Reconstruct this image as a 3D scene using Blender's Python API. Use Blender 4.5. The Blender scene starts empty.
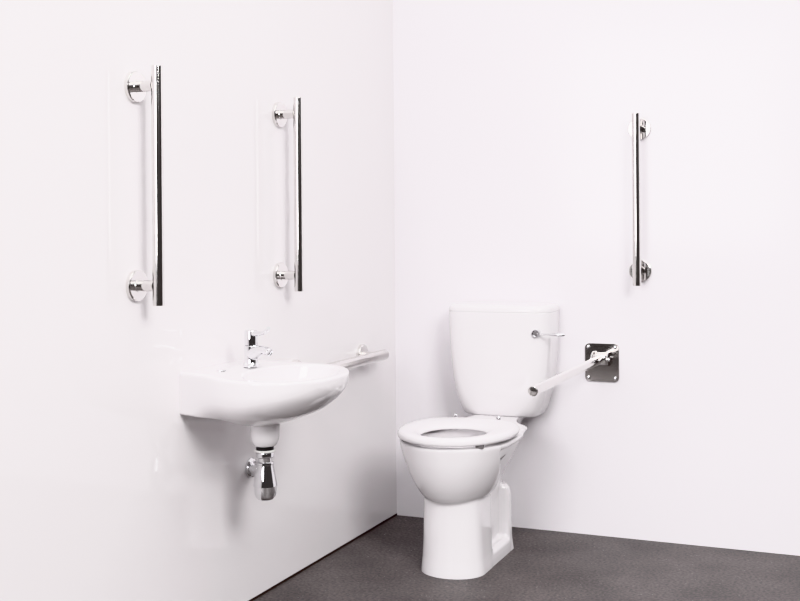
import bpy, bmesh, math
from mathutils import Vector, Matrix
PI = math.pi
C = bpy.context.scene.collection
scene = bpy.context.scene

# ------------------------------------------------------------------ materials
def principled(name, col, rough, metal=0.0, coat=0.0, ior=1.5):
    m = bpy.data.materials.new(name); m.use_nodes = True
    b = m.node_tree.nodes['Principled BSDF']
    b.inputs['Base Color'].default_value = (*col, 1)
    b.inputs['Roughness'].default_value = rough
    b.inputs['Metallic'].default_value = metal
    b.inputs['Coat Weight'].default_value = coat
    b.inputs['Coat Roughness'].default_value = 0.03
    b.inputs['IOR'].default_value = ior
    return m

def noise_mix(m, scale, c0, c1, lo, hi, detail=4.0, bump=0.0, rough=None):
    """procedural colour variation (and optional bump) in object space"""
    nt = m.node_tree; b = nt.nodes['Principled BSDF']
    tc = nt.nodes.new('ShaderNodeTexCoord')
    n = nt.nodes.new('ShaderNodeTexNoise'); n.inputs['Scale'].default_value = scale; n.inputs['Detail'].default_value = detail
    r = nt.nodes.new('ShaderNodeValToRGB')
    r.color_ramp.elements[0].position = lo; r.color_ramp.elements[0].color = (*c0, 1)
    r.color_ramp.elements[1].position = hi; r.color_ramp.elements[1].color = (*c1, 1)
    nt.links.new(tc.outputs['Object'], n.inputs['Vector'])
    nt.links.new(n.outputs['Fac'], r.inputs['Fac'])
    nt.links.new(r.outputs['Color'], b.inputs['Base Color'])
    if bump:
        bp = nt.nodes.new('ShaderNodeBump'); bp.inputs['Strength'].default_value = bump; bp.inputs['Distance'].default_value = 0.002
        nt.links.new(n.outputs['Fac'], bp.inputs['Height']); nt.links.new(bp.outputs['Normal'], b.inputs['Normal'])
    return tc, n, r

M_wall_left = principled('gloss_wall_panel_left', (.81, .785, .795), .06, ior=1.45)
noise_mix(M_wall_left, 1.3, (.805, .780, .790), (.815, .79, .80), .35, .65, 2)
M_wall_right = principled('gloss_wall_panel_back', (.81, .785, .81), .14, ior=1.4)
noise_mix(M_wall_right, 1.3, (.805, .780, .805), (.815, .79, .815), .35, .65, 2)
M_ceramic = principled('white_glazed_ceramic', (.83, .81, .82), .06, coat=.3)
noise_mix(M_ceramic, 2.0, (.765, .745, .757), (.775, .755, .767), .35, .65, 2)
M_seat = principled('white_seat_plastic', (.84, .82, .83), .12)
noise_mix(M_seat, 2.0, (.80, .78, .792), (.81, .79, .802), .35, .65, 2)
M_chrome = principled('polished_chrome', (.74, .74, .75), .035, 1.0)
noise_mix(M_chrome, 30, (.72, .72, .73), (.76, .76, .77), .3, .7, 2)
M_steel = principled('polished_stainless_steel', (.74, .725, .715), .09, 1.0)
noise_mix(M_steel, 30, (.72, .705, .695), (.76, .745, .735), .3, .7, 2)
M_plate = principled('polished_steel_dark_reflection', (.50, .48, .47), .10, 1.0)  # wall plate: steel colour darkened to stand in for its dark reflection
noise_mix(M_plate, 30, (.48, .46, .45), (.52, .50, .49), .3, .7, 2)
M_brush = principled('satin_stainless_steel', (.76, .745, .73), .13, 1.0)
noise_mix(M_brush, 30, (.74, .725, .71), (.78, .765, .75), .3, .7, 2)
M_black = principled('black_rubber', (.012, .011, .011), .45)
noise_mix(M_black, 40, (.010, .009, .009), (.016, .015, .015), .3, .7, 2)
M_grey = principled('grey_rubber', (.16, .15, .15), .5)
noise_mix(M_grey, 40, (.15, .14, .14), (.18, .17, .17), .3, .7, 2)
M_washer = principled('pale_plastic', (.72, .72, .70), .3)
noise_mix(M_washer, 20, (.70, .70, .68), (.74, .74, .72), .3, .7, 2)
M_cap = principled('dark_end_cap', (.06, .055, .055), .25, .6)
noise_mix(M_cap, 40, (.05, .046, .046), (.07, .065, .065), .3, .7, 2)
M_gap = principled('dark_sealant', (.030, .018, .015), .6)
noise_mix(M_gap, 40, (.025, .015, .012), (.036, .022, .018), .3, .7, 2)

# floor: charcoal safety vinyl with fine pale speckles and soft blotches
M_floor = principled('charcoal_vinyl', (.09, .085, .085), .55)
nt = M_floor.node_tree; b = nt.nodes['Principled BSDF']
tc, n1, r1 = noise_mix(M_floor, 5.0, (.060, .0565, .0555), (.098, .0925, .0905), .32, .68, 8)
n2 = nt.nodes.new('ShaderNodeTexNoise'); n2.inputs['Scale'].default_value = 110; n2.inputs['Detail'].default_value = 2
r2 = nt.nodes.new('ShaderNodeValToRGB')
r2.color_ramp.elements[0].position = .34; r2.color_ramp.elements[0].color = (.62, .62, .62, 1)
r2.color_ramp.elements[1].position = .66; r2.color_ramp.elements[1].color = (1.5, 1.33, 1.33, 1)
nt.links.new(tc.outputs['Object'], n2.inputs['Vector']); nt.links.new(n2.outputs['Fac'], r2.inputs['Fac'])
mx = nt.nodes.new('ShaderNodeMix'); mx.data_type = 'RGBA'; mx.blend_type = 'MULTIPLY'; mx.inputs['Factor'].default_value = 1
nt.links.new(r1.outputs['Color'], mx.inputs[6]); nt.links.new(r2.outputs['Color'], mx.inputs[7])
v = nt.nodes.new('ShaderNodeTexVoronoi'); v.inputs['Scale'].default_value = 75
rv = nt.nodes.new('ShaderNodeValToRGB')
rv.color_ramp.elements[0].position = .07; rv.color_ramp.elements[0].color = (.55, .54, .54, 1)
rv.color_ramp.elements[1].position = .16; rv.color_ramp.elements[1].color = (0, 0, 0, 1)
nt.links.new(tc.outputs['Object'], v.inputs['Vector']); nt.links.new(v.outputs['Distance'], rv.inputs['Fac'])
n3 = nt.nodes.new('ShaderNodeTexNoise'); n3.inputs['Scale'].default_value = 40
nt.links.new(tc.outputs['Object'], n3.inputs['Vector'])
r3 = nt.nodes.new('ShaderNodeValToRGB'); r3.color_ramp.elements[0].position = .5; r3.color_ramp.elements[1].position = .62
nt.links.new(n3.outputs['Fac'], r3.inputs['Fac'])
ms = nt.nodes.new('ShaderNodeMix'); ms.data_type = 'RGBA'; ms.blend_type = 'MULTIPLY'; ms.inputs['Factor'].default_value = 1
nt.links.new(rv.outputs['Color'], ms.inputs[6]); nt.links.new(r3.outputs['Color'], ms.inputs[7])
ma = nt.nodes.new('ShaderNodeMix'); ma.data_type = 'RGBA'; ma.blend_type = 'ADD'; ma.inputs['Factor'].default_value = .5
nt.links.new(mx.outputs[2], ma.inputs[6]); nt.links.new(ms.outputs[2], ma.inputs[7])
nt.links.new(ma.outputs[2], b.inputs['Base Color'])
bp = nt.nodes.new('ShaderNodeBump'); bp.inputs['Strength'].default_value = .25; bp.inputs['Distance'].default_value = .001
nt.links.new(n2.outputs['Fac'], bp.inputs['Height']); nt.links.new(bp.outputs['Normal'], b.inputs['Normal'])

# ------------------------------------------------------------------ mesh helpers
def obj(name, bm, mat, parent=None, smooth=True, flat_angle=20):
    bmesh.ops.recalc_face_normals(bm, faces=bm.faces)
    me = bpy.data.meshes.new(name); bm.to_mesh(me); bm.free()
    me.materials.append(mat)
    if smooth:
        me.polygons.foreach_set('use_smooth', [True] * len(me.polygons))
        if flat_angle: me.set_sharp_from_angle(angle=math.radians(flat_angle))
    o = bpy.data.objects.new(name, me); C.objects.link(o)
    if parent: o.parent = parent
    return o

def loft(bm, rings, cap0=True, cap1=True, closed=False):
    vs = [[bm.verts.new(p) for p in r] for r in rings]
    n = len(vs[0]); m = len(vs)
    for i in range(m if closed else m - 1):
        a, c = vs[i], vs[(i + 1) % m]
        for k in range(n):
            bm.faces.new((a[k], a[(k + 1) % n], c[(k + 1) % n], c[k]))
    if not closed:
        if cap0: bm.faces.new(vs[0])
        if cap1: bm.faces.new(list(reversed(vs[-1])))

def lathe(bm, prof, origin=(0, 0, 0), axis=(0, 0, 1), n=40):
    """prof: list of (radius, distance along the axis)"""
    ax = Vector(axis).normalized(); q = ax.to_track_quat('Z', 'Y'); o = Vector(origin)
    rings = []
    for r, h in prof:
        r = max(r, 1e-5)
        rings.append([o + q @ Vector((r * math.cos(2 * PI * k / n), r * math.sin(2 * PI * k / n), h)) for k in range(n)])
    loft(bm, rings)

def tube(bm, a, c, r, bev=.002, n=32):
    a = Vector(a); c = Vector(c); L = (c - a).length
    lathe(bm, [(r - bev, 0), (r - bev * .3, bev * .3), (r, bev), (r, L - bev), (r - bev * .3, L - bev * .3), (r - bev, L)], a, c - a, n)

def sweep(bm, pts, radii, n=20, flat=1.0, up=(0, 0, 1)):
    """tube through points; cross-section flattened along 'up' by flat"""
    pts = [Vector(p) for p in pts]; rings = []
    for i, p in enumerate(pts):
        t = (pts[min(i + 1, len(pts) - 1)] - pts[max(i - 1, 0)]).normalized()
        s = t.cross(Vector(up)).normalized(); w = s.cross(t).normalized()
        rx, rz = radii[i] if isinstance(radii[i], tuple) else (radii[i], radii[i] * flat)
        rings.append([p + s * (rx * math.cos(2 * PI * k / n)) + w * (rz * math.sin(2 * PI * k / n)) for k in range(n)])
    loft(bm, rings)

def rbox(bm, lo, hi, r=.004, seg=3):
    x0, y0, z0 = lo; x1, y1, z1 = hi
    t = bmesh.new()
    bmesh.ops.create_cube(t, size=1)
    for v_ in t.verts:
        v_.co = Vector(((x0 + x1) / 2 + v_.co.x * (x1 - x0), (y0 + y1) / 2 + v_.co.y * (y1 - y0), (z0 + z1) / 2 + v_.co.z * (z1 - z0)))
    if r: bmesh.ops.bevel(t, geom=t.edges[:], offset=r, segments=seg, profile=.5, affect='EDGES')
    me = bpy.data.meshes.new('tmp'); t.to_mesh(me); t.free(); bm.from_mesh(me); bpy.data.meshes.remove(me)

def empty(name, loc, label, cat, group=None, rotz=0):
    o = bpy.data.objects.new(name, None); C.objects.link(o)
    o.location = loc; o.rotation_euler = (0, 0, rotz); o.empty_display_size = .05
    o['label'] = label; o['category'] = cat
    if group: o['group'] = group
    return o

def structure(name, bm, mat):
    o = obj(name, bm, mat, smooth=False); o['kind'] = 'structure'
    return o

def bake(o, mods, angle=None):
    """apply modifiers without operators; one clean continuous mesh"""
    for kind, props in mods:
        m = o.modifiers.new(kind, kind)
        for k, val in props.items(): setattr(m, k, val)
    dg = bpy.context.evaluated_depsgraph_get(); dg.update()
    me = bpy.data.meshes.new_from_object(o.evaluated_get(dg))
    o.modifiers.clear(); old = o.data; o.data = me; nm = old.name
    bpy.data.meshes.remove(old); me.name = nm
    me.polygons.foreach_set('use_smooth', [True] * len(me.polygons))

def slice_off(o, co, no):
    bm = bmesh.new(); bm.from_mesh(o.data)
    r = bmesh.ops.bisect_plane(bm, geom=bm.verts[:] + bm.edges[:] + bm.faces[:], plane_co=co, plane_no=no, clear_outer=True)
    ed = [e for e in r['geom_cut'] if isinstance(e, bmesh.types.BMEdge)]
    f = bmesh.ops.holes_fill(bm, edges=ed)['faces']
    for q in f:
        q.smooth = False
    for e in ed:
        if e.is_valid: e.smooth = False
    bm.to_mesh(o.data); bm.free()

def catmull(pts, n):
    out = []
    P = [Vector(p) for p in pts]; P = [P[0] * 2 - P[1]] + P + [P[-1] * 2 - P[-2]]
    segs = len(P) - 3
    for i in range(n + 1):
        u = i / n * segs; s = min(int(u), segs - 1); t = u - s
        a, b_, c, d = P[s:s + 4]
        out.append(.5 * ((2 * b_) + (c - a) * t + (2 * a - 5 * b_ + 4 * c - d) * t * t + (3 * b_ - a - 3 * c + d) * t ** 3))
    return out

def dense(tab, k=5):
    """finer table of ring parameters, smooth between the given rows"""
    n = len(tab[0]); T = [tuple(2 * a - b for a, b in zip(tab[0], tab[1]))] + list(tab) + [tuple(2 * a - b for a, b in zip(tab[-1], tab[-2]))]
    out = []
    for i in range(len(tab) - 1):
        p0, p1, p2, p3 = T[i:i + 4]
        for j in range(k):
            t = j / k
            out.append(tuple(.5 * (2 * b + (c - a) * t + (2 * a - 5 * b + 4 * c - d) * t * t + (3 * b - a - 3 * c + d) * t ** 3) for a, b, c, d in zip(p0, p1, p2, p3)))
    return out + [tuple(tab[-1])]

def sstep(t): t = max(0, min(1, t)); return t * t * (3 - 2 * t)
def interp(tab, x):
    if x <= tab[0][0]: return tab[0][1:]
    for p, q in zip(tab, tab[1:]):
        if x <= q[0]:
            t = (x - p[0]) / (q[0] - p[0]); return tuple(a + (c - a) * t for a, c in zip(p[1:], q[1:]))
    return tab[-1][1:]

# ------------------------------------------------------------------ the room
bm = bmesh.new(); rbox(bm, (-1.5, -4.8, -.05), (4.6, .06, 0), 0); structure('floor', bm, M_floor)
bm = bmesh.new(); rbox(bm, (-.06, -2.7, .004), (0, 0, 2.55), 0); structure('wall_left', bm, M_wall_left)
bm = bmesh.new(); rbox(bm, (-.06, 0, 0), (3.0, .06, 2.55), 0); structure('wall_back', bm, M_wall_right)
bm = bmesh.new(); rbox(bm, (-.02, -2.7, 0), (.0012, 0, .007), 0); structure('trim_1', bm, M_gap)

# ------------------------------------------------------------------ vertical / horizontal grab rails
RAIL_GROUP = 'polished steel grab rails screwed to the walls'
def grab_rail(loc, rotz, label, direction='z', mat=M_steel, rad=.0146):
    """local +X is away from the wall; the bar is 600 mm long, 70 mm off the wall"""
    root = empty('grab_rail', loc, label, 'grab rail', RAIL_GROUP, rotz)
    d = Vector((0, 0, 1)) if direction == 'z' else Vector((0, 1, 0))
    bm = bmesh.new(); c = Vector((.070, 0, 0)); tube(bm, c - d * .298, c + d * .298, rad, .0015, 48)
    obj('bar', bm, mat, root)
    for s in (-1, 1):
        p = d * (s * .2485)
        bm = bmesh.new(); lathe(bm, [(.0140, .010), (.0140, .060)], p, (1, 0, 0), 40)
        obj('post', bm, mat, root)
        bm = bmesh.new(); lathe(bm, [(.0395, 0.0), (.0395, .0095), (.0385, .0115), (.0365, .0125), (.017, .0125), (.0165, .0140), (.0135, .0140)], p, (1, 0, 0), 56)
        obj('wall_flange', bm, mat, root)
    return root
grab_rail((0, -1.634, 1.2070), 0, 'large upright steel grab rail on the left wall, nearest the camera, left of the tap')
grab_rail((0, -.902, 1.2040), 0, 'upright steel grab rail on the left wall, nearer the corner, above the washbasin rim')
grab_rail((.9390, 0, 1.1915), -PI / 2, 'upright steel grab rail on the toilet wall, above and right of the cistern')
grab_rail((0, -.560, .645), 0, 'horizontal steel grab rail low on the left wall behind the washbasin', 'y', M_brush, .0190)

# ------------------------------------------------------------------ hinged arm support
HX, HZ = .800, .6305
root = empty('hinged_support_rail', (HX, 0, HZ), 'straight steel hinged arm rail jutting from a square wall plate beside the toilet', 'support rail')
bm = bmesh.new()
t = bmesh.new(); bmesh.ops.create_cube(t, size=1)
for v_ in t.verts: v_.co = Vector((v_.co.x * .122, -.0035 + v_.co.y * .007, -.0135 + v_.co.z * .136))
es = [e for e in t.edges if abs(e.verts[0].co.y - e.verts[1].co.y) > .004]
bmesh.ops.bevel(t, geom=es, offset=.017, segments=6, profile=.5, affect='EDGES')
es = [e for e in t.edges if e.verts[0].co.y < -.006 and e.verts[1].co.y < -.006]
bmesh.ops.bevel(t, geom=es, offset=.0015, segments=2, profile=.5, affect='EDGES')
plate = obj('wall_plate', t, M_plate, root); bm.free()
for sx in (-1, 1):
    for z in (.041, -.068):
        bm = bmesh.new(); lathe(bm, [(.0062, 0), (.0062, .0015), (.004, .0035), (.0001, .0042)], (sx * .048, -.007, z), (0, -1, 0), 20)
        obj('screw', bm, M_chrome, plate)
# U-shaped hinge bracket: two cheeks folded out of the plate, rounded at the free end
for sx in (-1, 1):
    bm = bmesh.new()
    prof = [(-.006, .025), (-.034, .024), (-.047, .016), (-.052, .002), (-.047, -.014), (-.034, -.022), (-.006, -.023)]
    x0, x1 = sorted((sx * .0255, sx * .0300))
    loft(bm, [[(x, y, z) for y, z in prof] for x in (x0, x1)])
    bmesh.ops.bevel(bm, geom=bm.edges[:], offset=.0008, segments=1, affect='EDGES')
    obj('bracket_cheek', bm, M_steel, root)
bm = bmesh.new(); tube(bm, (-.0345, -.034, 0), (.0345, -.034, 0), .0075, .002, 24); obj('pivot_pin', bm, M_chrome, root)
bm = bmesh.new(); rbox(bm, (-.0245, -.050, -.017), (.0245, -.010, .018), .005, 3); obj('hinge_block', bm, M_steel, root)
bm = bmesh.new(); tube(bm, (0, -.046, 0), (0, -.855, 0), .0150, .001, 48); arm = obj('arm_tube', bm, M_steel, root)
bm = bmesh.new(); lathe(bm, [(.0150, 0), (.0152, .002), (.0150, .0075), (.0125, .0105), (.0001, .0115)], (0, -.855, 0), (0, -1, 0), 40)
ec = obj('end_cap', bm, M_steel, arm)

# ------------------------------------------------------------------ washbasin
YC = -1.293
basin = empty('washbasin', (0, YC, .66), 'small white wall-hung washbasin with chrome lever tap and bottle trap', 'washbasin')
half = [(0, .150), (.033, .1595), (.066, .1705), (.105, .184), (.14, .1955), (.18, .2060), (.22, .2115), (.255, .2105), (.29, .2010), (.328, .1775), (.358, .1415), (.379, .097), (.389, .050), (.392, 0)]
hp = catmull([(x, w, 0) for x, w in half], 60)
outline = [(p.x, -p.y) for p in hp] + [(p.x, p.y) for p in reversed(hp[:-1])]     # near wall corner -> front -> far wall corner
outline = [(-.012, -.150)] + outline + [(-.012, .150)]
outline += [(-.012, .150 - .300 * k / 12) for k in range(1, 12)]
ZT = .711
def basin_ring(z, s, sw, topz=False):
    out = []
    for x, w in outline:
        f = sstep(x / .17)
        X = x * (1 - (1 - s) * f) if x > 0 else x
        W = w * (1 - (1 - sw) * f)
        if topz: zz = z + .008 * (1 - sstep((x - .09) / .10)) - .004 * sstep((x - .3) / .1)
        else: zz = max(z, .606 - .006 * max(0, X) / .1 - .036 * sstep((X - .09) / .16))
        out.append((X, W, zz - .66))
    return out
bm = bmesh.new()
rings = [basin_ring(ZT, 1, 1, True)]
for z, s, sw in dense([(.700, 1.0, 1.0), (.680, .993, .997), (.660, .970, .985), (.640, .925, .950), (.622, .872, .885), (.607, .815, .785), (.595, .745, .665), (.584, .67, .545), (.575, .57, .44), (.567, .46, .36), (.561, .34, .31)]):
    rings.append(basin_ring(z, s, sw))
loft(bm, rings)
bowl = obj('bowl', bm, M_ceramic)
# waste boss moulded under the bowl
BX = .172
bm = bmesh.new(); lathe(bm, [(.030, .600), (.042, .575), (.040, .556), (.0395, .535), (.037, .522), (.031, .512), (.029, .508), (.001, .508)], (BX, 0, -.66), (0, 0, 1), 40)
boss = obj('boss', bm, M_ceramic)
bm = bmesh.new()
ir = []
for z, a, bb, cx in [(.735, .114, .182, .256), (.712, .112, .179, .256), (.700, .110, .175, .256), (.675, .101, .162, .252), (.650, .087, .139, .244), (.628, .068, .104, .230), (.612, .038, .056, .205), (.606, .012, .015, .190)]:
    ir.append([(cx + a * math.cos(q), bb * math.sin(q) * (1 - .10 * max(0, -math.cos(q)) ** 2), z - .66) for q in [2 * PI * k / 80 for k in range(80)]])
loft(bm, ir)
cut = obj('cut', bm, M_ceramic)
bake(bowl, [('REMESH', dict(mode='VOXEL', voxel_size=.003))])
bake(bowl, [('BOOLEAN', dict(operation='UNION', object=boss, solver='EXACT')), ('BOOLEAN', dict(operation='DIFFERENCE', object=cut, solver='EXACT'))])
bake(bowl, [('REMESH', dict(mode='VOXEL', voxel_size=.003)), ('SMOOTH', dict(factor=.5, iterations=14))])
for o in (boss, cut): bpy.data.objects.remove(o)
bowl.parent = basin
slice_off(bowl, (.0004, 0, 0), (-1, 0, 0))          # flat back against the wall
# blanked second tap hole
TZ = .7190 - .66
TX, TY = .112, .031
bm = bmesh.new(); lathe(bm, [(.0135, 0), (.0135, .0015), (.012, .003), (.0001, .0042)], (.087, -.083, TZ - .0005), (0, 0, 1), 32)
obj('tap_hole_plug', bm, M_chrome, basin)
# tap
tapd = Vector((.93, -.36, 0)).normalized()
T0 = Vector((TX, TY, TZ))
bm = bmesh.new(); lathe(bm, [(.0225, -.001), (.0228, .003), (.0205, .007), (.0190, .012), (.0185, .030), (.0190, .040), (.0200, .048), (.0200, .056), (.0190, .0575), (.001, .0575)], T0, (0, 0, 1), 48)
tap = obj('tap', bm, M_chrome, basin)
bm = bmesh.new()
sweep(bm, [T0 + tapd * d + Vector((0, 0, h)) for d, h in [(.004, .034), (.020, .040), (.035, .0455), (.050, .0485), (.064, .0480), (.074, .0455)]],
      [(.018, .021), (.0175, .019), (.0155, .0155), (.0135, .0125), (.0122, .0112), (.0115, .0108)], 28)
obj('spout', bm, M_chrome, tap)
bm = bmesh.new(); e0 = T0 + tapd * .074 + Vector((0, 0, .0455)); ax = (tapd + Vector((0, 0, -.35))).normalized()
lathe(bm, [(.0110, -.004), (.0118, .0), (.0118, .006), (.0100, .0085), (.0085, .0085), (.0075, .004), (.001, .004)], e0, ax, 32)
obj('aerator', bm, M_chrome, tap)
bm = bmesh.new(); lathe(bm, [(.0175, .0580), (.0185, .0590), (.0185, .0950), (.0175, .0985), (.014, .1005), (.001, .1010)], T0, (0, 0, 1), 48)
lv = obj('tap_lever', bm, M_chrome, tap)
bm = bmesh.new()
sweep(bm, [T0 + tapd * d + Vector((0, 0, h)) for d, h in [(.005, .091), (.022, .0915), (.040, .0925), (.058, .0955), (.069, .1010), (.077, .1095)]],
      [(.012, .0090), (.0105, .0078), (.0098, .0066), (.0094, .0058), (.0090, .0050), (.0075, .0040)], 24)
obj('lever_arm', bm, M_chrome, lv)
# bottle trap
P0 = (BX, 0, -.66)
bm = bmesh.new(); lathe(bm, [(.001, .5085), (.0240, .5085), (.0240, .4985), (.001, .4985)], P0, (0, 0, 1), 36); 
trap_bm = bmesh.new()
lathe(trap_bm, [(.001, .4935), (.0195, .4935), (.0235, .4925), (.0245, .4895), (.0245, .4790), (.0225, .4770), (.0190, .4755), (.0190, .4660), (.0240, .4645), (.0245, .4600), (.0225, .4580),
               (.0228, .4560), (.0258, .4400), (.0296, .4190), (.0325, .4030), (.0327, .4005), (.0304, .3995), (.0302, .3900), (.0298, .3800), (.0268, .3710), (.0215, .3645), (.0140, .3610), (.001, .3600)], P0, (0, 0, 1), 48)
trap = obj('bottle_trap', trap_bm, M_chrome, basin)
obj('rubber_gasket', bm, M_black, trap)
bm = bmesh.new(); lathe(bm, [(.001, .4985), (.0270, .4985), (.0280, .4970), (.0280, .4945), (.0270, .4935), (.001, .4935)], P0, (0, 0, 1), 36); obj('washer', bm, M_washer, trap)
FW = Vector((0, .209, .395 - .66)); A0 = Vector((BX, 0, .420 - .66)); dirp = (FW - A0).normalized()
bm = bmesh.new(); tube(bm, A0 + dirp * .015, FW + Vector((.004, 0, 0)) , .0155, .001, 32); obj('outlet_pipe', bm, M_chrome, trap)
bm = bmesh.new(); lathe(bm, [(.029, .0006), (.029, .006), (.026, .012), (.020, .0145), (.0160, .0150)], FW, (1, 0, 0), 40); obj('pipe_flange', bm, M_chrome, trap)

# ------------------------------------------------------------------ toilet
TXC = .4490
toilet = empty('toilet', (TXC, 0, 0), 'white close-coupled toilet with open seat ring and chrome flush lever', 'toilet')
def egg(z, a, front, cy, rear, er=3.0, n=72, ef=2.0):
    """plan outline: elliptical towards -Y, squarish towards the wall"""
    out = []
    for k in range(n):
        q = 2 * PI * k / n; cx, sy = math.cos(q), math.sin(q)
        e = ef if sy < 0 else er; b_ = (cy - front) if sy < 0 else (rear - cy)
        out.append((math.copysign(abs(cx) ** (2 / e), cx) * a, cy + math.copysign(abs(sy) ** (2 / e), sy) * b_, z))
    return out
def solid(rings):
    bm = bmesh.new(); loft(bm, rings); return obj('tmp_solid', bm, M_ceramic)
S = []
# bowl shell
def cut_egg(z, a, f, r):
    return [(x, min(y, r), zz) for x, y, zz in egg(z, a, f, -.56, -.34, 3, n=120)]
S.append(solid([cut_egg(*q) for q in dense(
    [(.222, .060, -.640, -.530), (.232, .088, -.684, -.520), (.245, .106, -.708, -.514), (.262, .119, -.722, -.512), (.288, .136, -.737, -.540), (.320, .152, -.750, -.572),
     (.355, .166, -.760, -.602), (.385, .175, -.766, -.620), (.408, .1805, -.770, -.632), (.419, .1805, -.770, -.632)])]))
# rim and deck
S.append(solid([egg(z, a, f, -.56, -.29, 4) for z, a, f in [(.392, .150, -.70), (.400, .170, -.74), (.407, .181, -.768), (.4185, .182, -.770)]]))
deck = [(-.085, -.03), (-.085, -.15), (-.095, -.21), (-.120, -.262), (-.158, -.302), (-.168, -.325), (-.173, -.37), (-.165, -.46)]
dk = deck + [(-x, y) for x, y in reversed(deck)]
S.append(solid([[(x * s, y, z) for x, y in dk] for z, s in [(.402, .80), (.412, .93), (.418, 1), (.428, 1)]]))
# trunk behind the bowl
S.append(solid([egg(z, a, -.64, -.44, r, 3.5, ef=5) for z, a, r in dense([(.10, .066, -.27), (.20, .070, -.255), (.25, .080, -.245), (.28, .094, -.245), (.31, .113, -.25), (.34, .131, -.26), (.37, .148, -.275), (.39, .158, -.28), (.404, .164, -.28)])]))
S.append(solid([egg(z, a, -.40, -.20, -.03, 6, ef=5) for z, a in [(.36, .06), (.40, .075), (.42, .085)]]))
# front pedestal
S.append(solid([egg(z, a, f, -.60, -.465, 6) for z, a, f in [(-.02, .106, -.6945), (0, .1055, -.694), (.012, .1050, -.693), (.05, .1010, -.689), (.10, .0985, -.686), (.18, .0965, -.684), (.26, .0950, -.682), (.30, .09, -.67)]]))
# rear plinth: foot ledge and upright column with a hollow side panel between
S.append(solid([egg(z, a, -.60, -.45, -.262, 8, ef=8) for z, a in [(-.02, .1042), (0, .1040), (.02, .1035), (.040, .1005), (.050, .088)]]))
S.append(solid([egg(z, a, -.318, -.295, r, 6, ef=6) for z, a, r in [(-.02, .104, -.2615), (0, .1035, -.262), (.04, .0985, -.264), (.10, .0965, -.264), (.19, .0950, -.264), (.212, .090, -.266), (.224, .078, -.268)]]))
S.append(solid([egg(z, .068, -.60, -.45, -.27, 6, ef=6) for z in (-.02, .22)]))
bm = bmesh.new()
for o in S:
    bm.from_mesh(o.data); bpy.data.objects.remove(o)
pan = obj('pan', bm, M_ceramic)
bm = bmesh.new()
loft(bm, [egg(z, a, f, -.60, r, 2.4) for z, a, f, r in [(.45, .128, -.728, -.440), (.400, .128, -.728, -.440), (.385, .134, -.732, -.436), (.350, .128, -.722, -.445), (.310, .105, -.695, -.470), (.275, .070, -.650, -.520), (.262, .03, -.61, -.56)]])
cut = obj('cut', bm, M_ceramic)
bake(pan, [('REMESH', dict(mode='VOXEL', voxel_size=.0035))])
bake(pan, [('BOOLEAN', dict(operation='DIFFERENCE', object=cut, solver='EXACT'))])
bake(pan, [('REMESH', dict(mode='VOXEL', voxel_size=.0035)), ('SMOOTH', dict(factor=.5, iterations=5))])
bpy.data.objects.remove(cut); pan.parent = toilet
slice_off(pan, (0, 0, .0003), (0, 0, -1))
# side fixing slot, set into the side of the pan
from mathutils.bvhtree import BVHTree
bmt = bmesh.new(); bmt.from_mesh(pan.data); tree = BVHTree.FromBMesh(bmt)
def side_x(y, z):
    h = tree.ray_cast(Vector((.6, y, z)), Vector((-1, 0, 0))); return h[0].x if h[0] else .1
pts = [(side_x(y, z) - .0005, y, z) for y, z in [(-.578, .350), (-.562, .352), (-.545, .355), (-.525, .359), (-.500, .364)]]
bmt.free()
bm = bmesh.new(); sweep(bm, pts, [(.002, .003), (.004, .0065), (.004, .0065), (.003, .0035), (.0015, .0025)], 16); obj('side_fixing', bm, M_grey, pan)
# seat ring
N = 120
def seat_outline(q):
    cx, sy = math.cos(q), math.sin(q); e = 2.0 if sy < 0 else 2.7
    b_ = .2265 if sy < 0 else .222
    return Vector((math.copysign(abs(cx) ** (2 / e), cx) * .1885, -.556 + math.copysign(abs(sy) ** (2 / e), sy) * b_, 0))
def seat_inner(q):
    cx, sy = math.cos(q), math.sin(q); e = 2.0 if sy < 0 else 2.2
    b_ = .130 if sy < 0 else .130
    return Vector((math.copysign(abs(cx) ** (2 / e), cx) * .104 + .002, -.600 + math.copysign(abs(sy) ** (2 / e), sy) * b_, 0))
sec = [(1.0, .009), (.985, .0155), (.94, .0200), (.85, .0225), (.70, .0235), (.45, .0225), (.22, .0195), (.08, .0150), (.01, .0085), (0, .0030), (.05, .0005), (.5, .0), (.94, .0), (.985, .002)]
rings = []
for t_, h in sec:
    r = []
    for k in range(N):
        q = 2 * PI * k / N
        p = seat_inner(q).lerp(seat_outline(q), t_); r.append((p.x, p.y, (.4295 + h)))
    rings.append(r)
bm = bmesh.new(); loft(bm, rings, closed=True)
seat = obj('seat', bm, M_seat, toilet, flat_angle=None)
for x, y in ((-.150, -.640), (.125, -.700), (-.140, -.43), (.140, -.43)):
    bm = bmesh.new(); rbox(bm, (x - .012, y - .008, .4165), (x + .012, y + .008, .4305), .002, 2); obj('seat_buffer', bm, M_grey, seat)
for x in (-.1000, .0570):
    bm = bmesh.new(); lathe(bm, [(.0085, .4235), (.0085, .448), (.0070, .4515), (.0035, .4535), (.001, .454)], (x, -.295, 0), (0, 0, 1), 28)
    obj('hinge', bm, M_chrome, seat)
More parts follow.
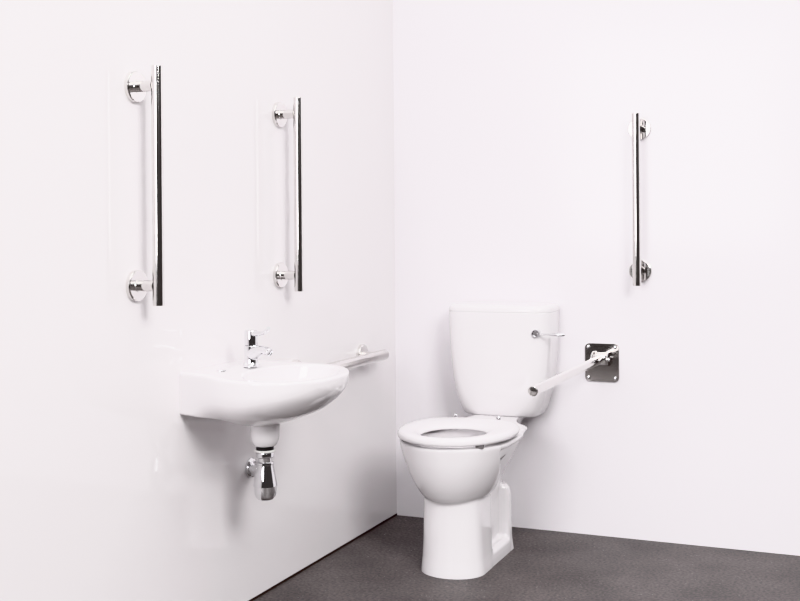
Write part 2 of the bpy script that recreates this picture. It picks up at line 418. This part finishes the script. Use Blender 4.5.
# cistern
def cis(z, a, f, n=72, back=-.006, ex=4.5):
    out = []
    for k in range(n):
        q = 2 * PI * k / n; cx, sy = math.cos(q), math.sin(q)
        e = 4.4 if sy < 0 else 12
        cy = -.06; b_ = (cy - f) if sy < 0 else (back - cy)
        out.append((math.copysign(abs(cx) ** (2 / e), cx) * a, cy + math.copysign(abs(sy) ** (2 / e), sy) * b_, z))
    return out
bm = bmesh.new()
loft(bm, [cis(z, a, f) for z, a, f in dense([(.4255, .120, -.122), (.427, .130, -.136), (.431, .137, -.144), (.440, .1425, -.150), (.455, .1500, -.155), (.480, .159, -.160), (.510, .168, -.164), (.545, .1755, -.167),
      (.590, .1815, -.170), (.650, .187, -.173), (.710, .1905, -.1745), (.770, .1925, -.176), (.7965, .1928, -.176), (.7980, .1918, -.1752)], 3)])
cistern = obj('cistern', bm, M_ceramic, toilet, flat_angle=None)
bm = bmesh.new()
loft(bm, [cis(z, a, f, back=-.005) for z, a, f in dense([(.7985, .1885, -.1720), (.7990, .1922, -.1755), (.8005, .1932, -.1765), (.807, .1930, -.1763), (.813, .1912, -.175), (.8185, .1872, -.1715), (.8225, .1805, -.1655), (.8250, .169, -.155), (.8262, .150, -.14), (.8268, .05, -.08)], 3)])
obj('cistern_lid', bm, M_ceramic, cistern, flat_angle=None)
bm = bmesh.new(); lathe(bm, [(.0160, 0), (.0160, .006), (.0150, .014), (.0132, .017), (.0110, .017), (.009, .013), (.001, .013)], (.150, -.160, .7285), (0, -1, 0), 32)
fl = obj('flush_lever', bm, M_chrome, cistern)
bm = bmesh.new(); sweep(bm, [(0.155, -.170, .7285), (0.177, -.178, .7275), (0.202, -.182, .7270), (0.214, -.183, .7270), (0.234, -.183, .7275), (0.252, -.182, .728), (0.258, -.182, .728)],
      [(.0035, .0038), (.0030, .0036), (.0034, .0040), (.0050, .0050), (.0056, .0056), (.0054, .0054), (.0035, .0035)], 20)
obj('lever_arm', bm, M_chrome, fl)

for o in toilet.children_recursive:                 # pan and seat a touch shorter front to back
    if o.name.startswith(('cistern', 'flush', 'lever_arm')): continue
    for v_ in o.data.vertices: v_.co.y *= .967
cistern.location.x = .0075

# ------------------------------------------------------------------ light
def area(name, loc, target, sx, sy, power, col=(1, 1, 1)):
    L = bpy.data.lights.new(name, 'AREA'); L.shape = 'RECTANGLE'; L.size = sx; L.size_y = sy; L.energy = power; L.color = col
    o = bpy.data.objects.new(name, L); C.objects.link(o); o.location = loc
    o.rotation_euler = (Vector(target) - Vector(loc)).to_track_quat('-Z', 'Y').to_euler(); return o
area('softbox_right', (3.1, -3.4, 2.65), (0, -1.2, .5), 1.3, 1.2, 120, (1, .985, .985))
area('softbox_left', (.0, -5.2, 1.8), (.9, 0, .8), 2.0, 1.7, 118, (1, .985, 1))
area('overhead', (1.4, -2.2, 3.4), (1.0, -1.2, 0), 2.4, 2.4, 42, (1, .985, .99))

w = bpy.data.worlds.new('studio'); scene.world = w; w.use_nodes = True
nt = w.node_tree; bg = nt.nodes['Background']
tc = nt.nodes.new('ShaderNodeTexCoord'); sp = nt.nodes.new('ShaderNodeSeparateXYZ'); mr = nt.nodes.new('ShaderNodeMapRange')
rp = nt.nodes.new('ShaderNodeValToRGB')
nt.links.new(tc.outputs['Generated'], sp.inputs[0]); nt.links.new(sp.outputs['Z'], mr.inputs['Value'])
mr.inputs['From Min'].default_value = -1; mr.inputs['From Max'].default_value = 1
nt.links.new(mr.outputs[0], rp.inputs['Fac'])
rp.color_ramp.elements[0].position = .58; rp.color_ramp.elements[0].color = (.10, .092, .092, 1)
rp.color_ramp.elements[1].position = .84; rp.color_ramp.elements[1].color = (1.2, 1.18, 1.19, 1)
nt.links.new(rp.outputs['Color'], bg.inputs['Color']); bg.inputs['Strength'].default_value = .95

# ------------------------------------------------------------------ camera
cam = bpy.data.cameras.new('camera'); co = bpy.data.objects.new('camera', cam); C.objects.link(co); scene.camera = co
F = 1130.0; cam.sensor_fit = 'HORIZONTAL'; cam.sensor_width = 36; cam.lens = F / 800 * 36
cam.shift_y = -(300.5 - 229.5) / 800
yaw, roll = math.radians(23.2), math.radians(.42)
fw = Vector((-math.sin(yaw), math.cos(yaw), 0)); r0 = Vector((math.cos(yaw), math.sin(yaw), 0)); u0 = Vector((0, 0, 1))
R_ = r0 * math.cos(roll) - u0 * math.sin(roll); U_ = u0 * math.cos(roll) + r0 * math.sin(roll)
m = Matrix((R_, U_, -fw)).transposed().to_4x4(); m.translation = Vector((1.72442, -3.97188, 1.094)); co.matrix_world = m
cam.clip_start = .05

scene.view_settings.view_transform = 'Khronos PBR Neutral'
scene.view_settings.exposure = 0.0
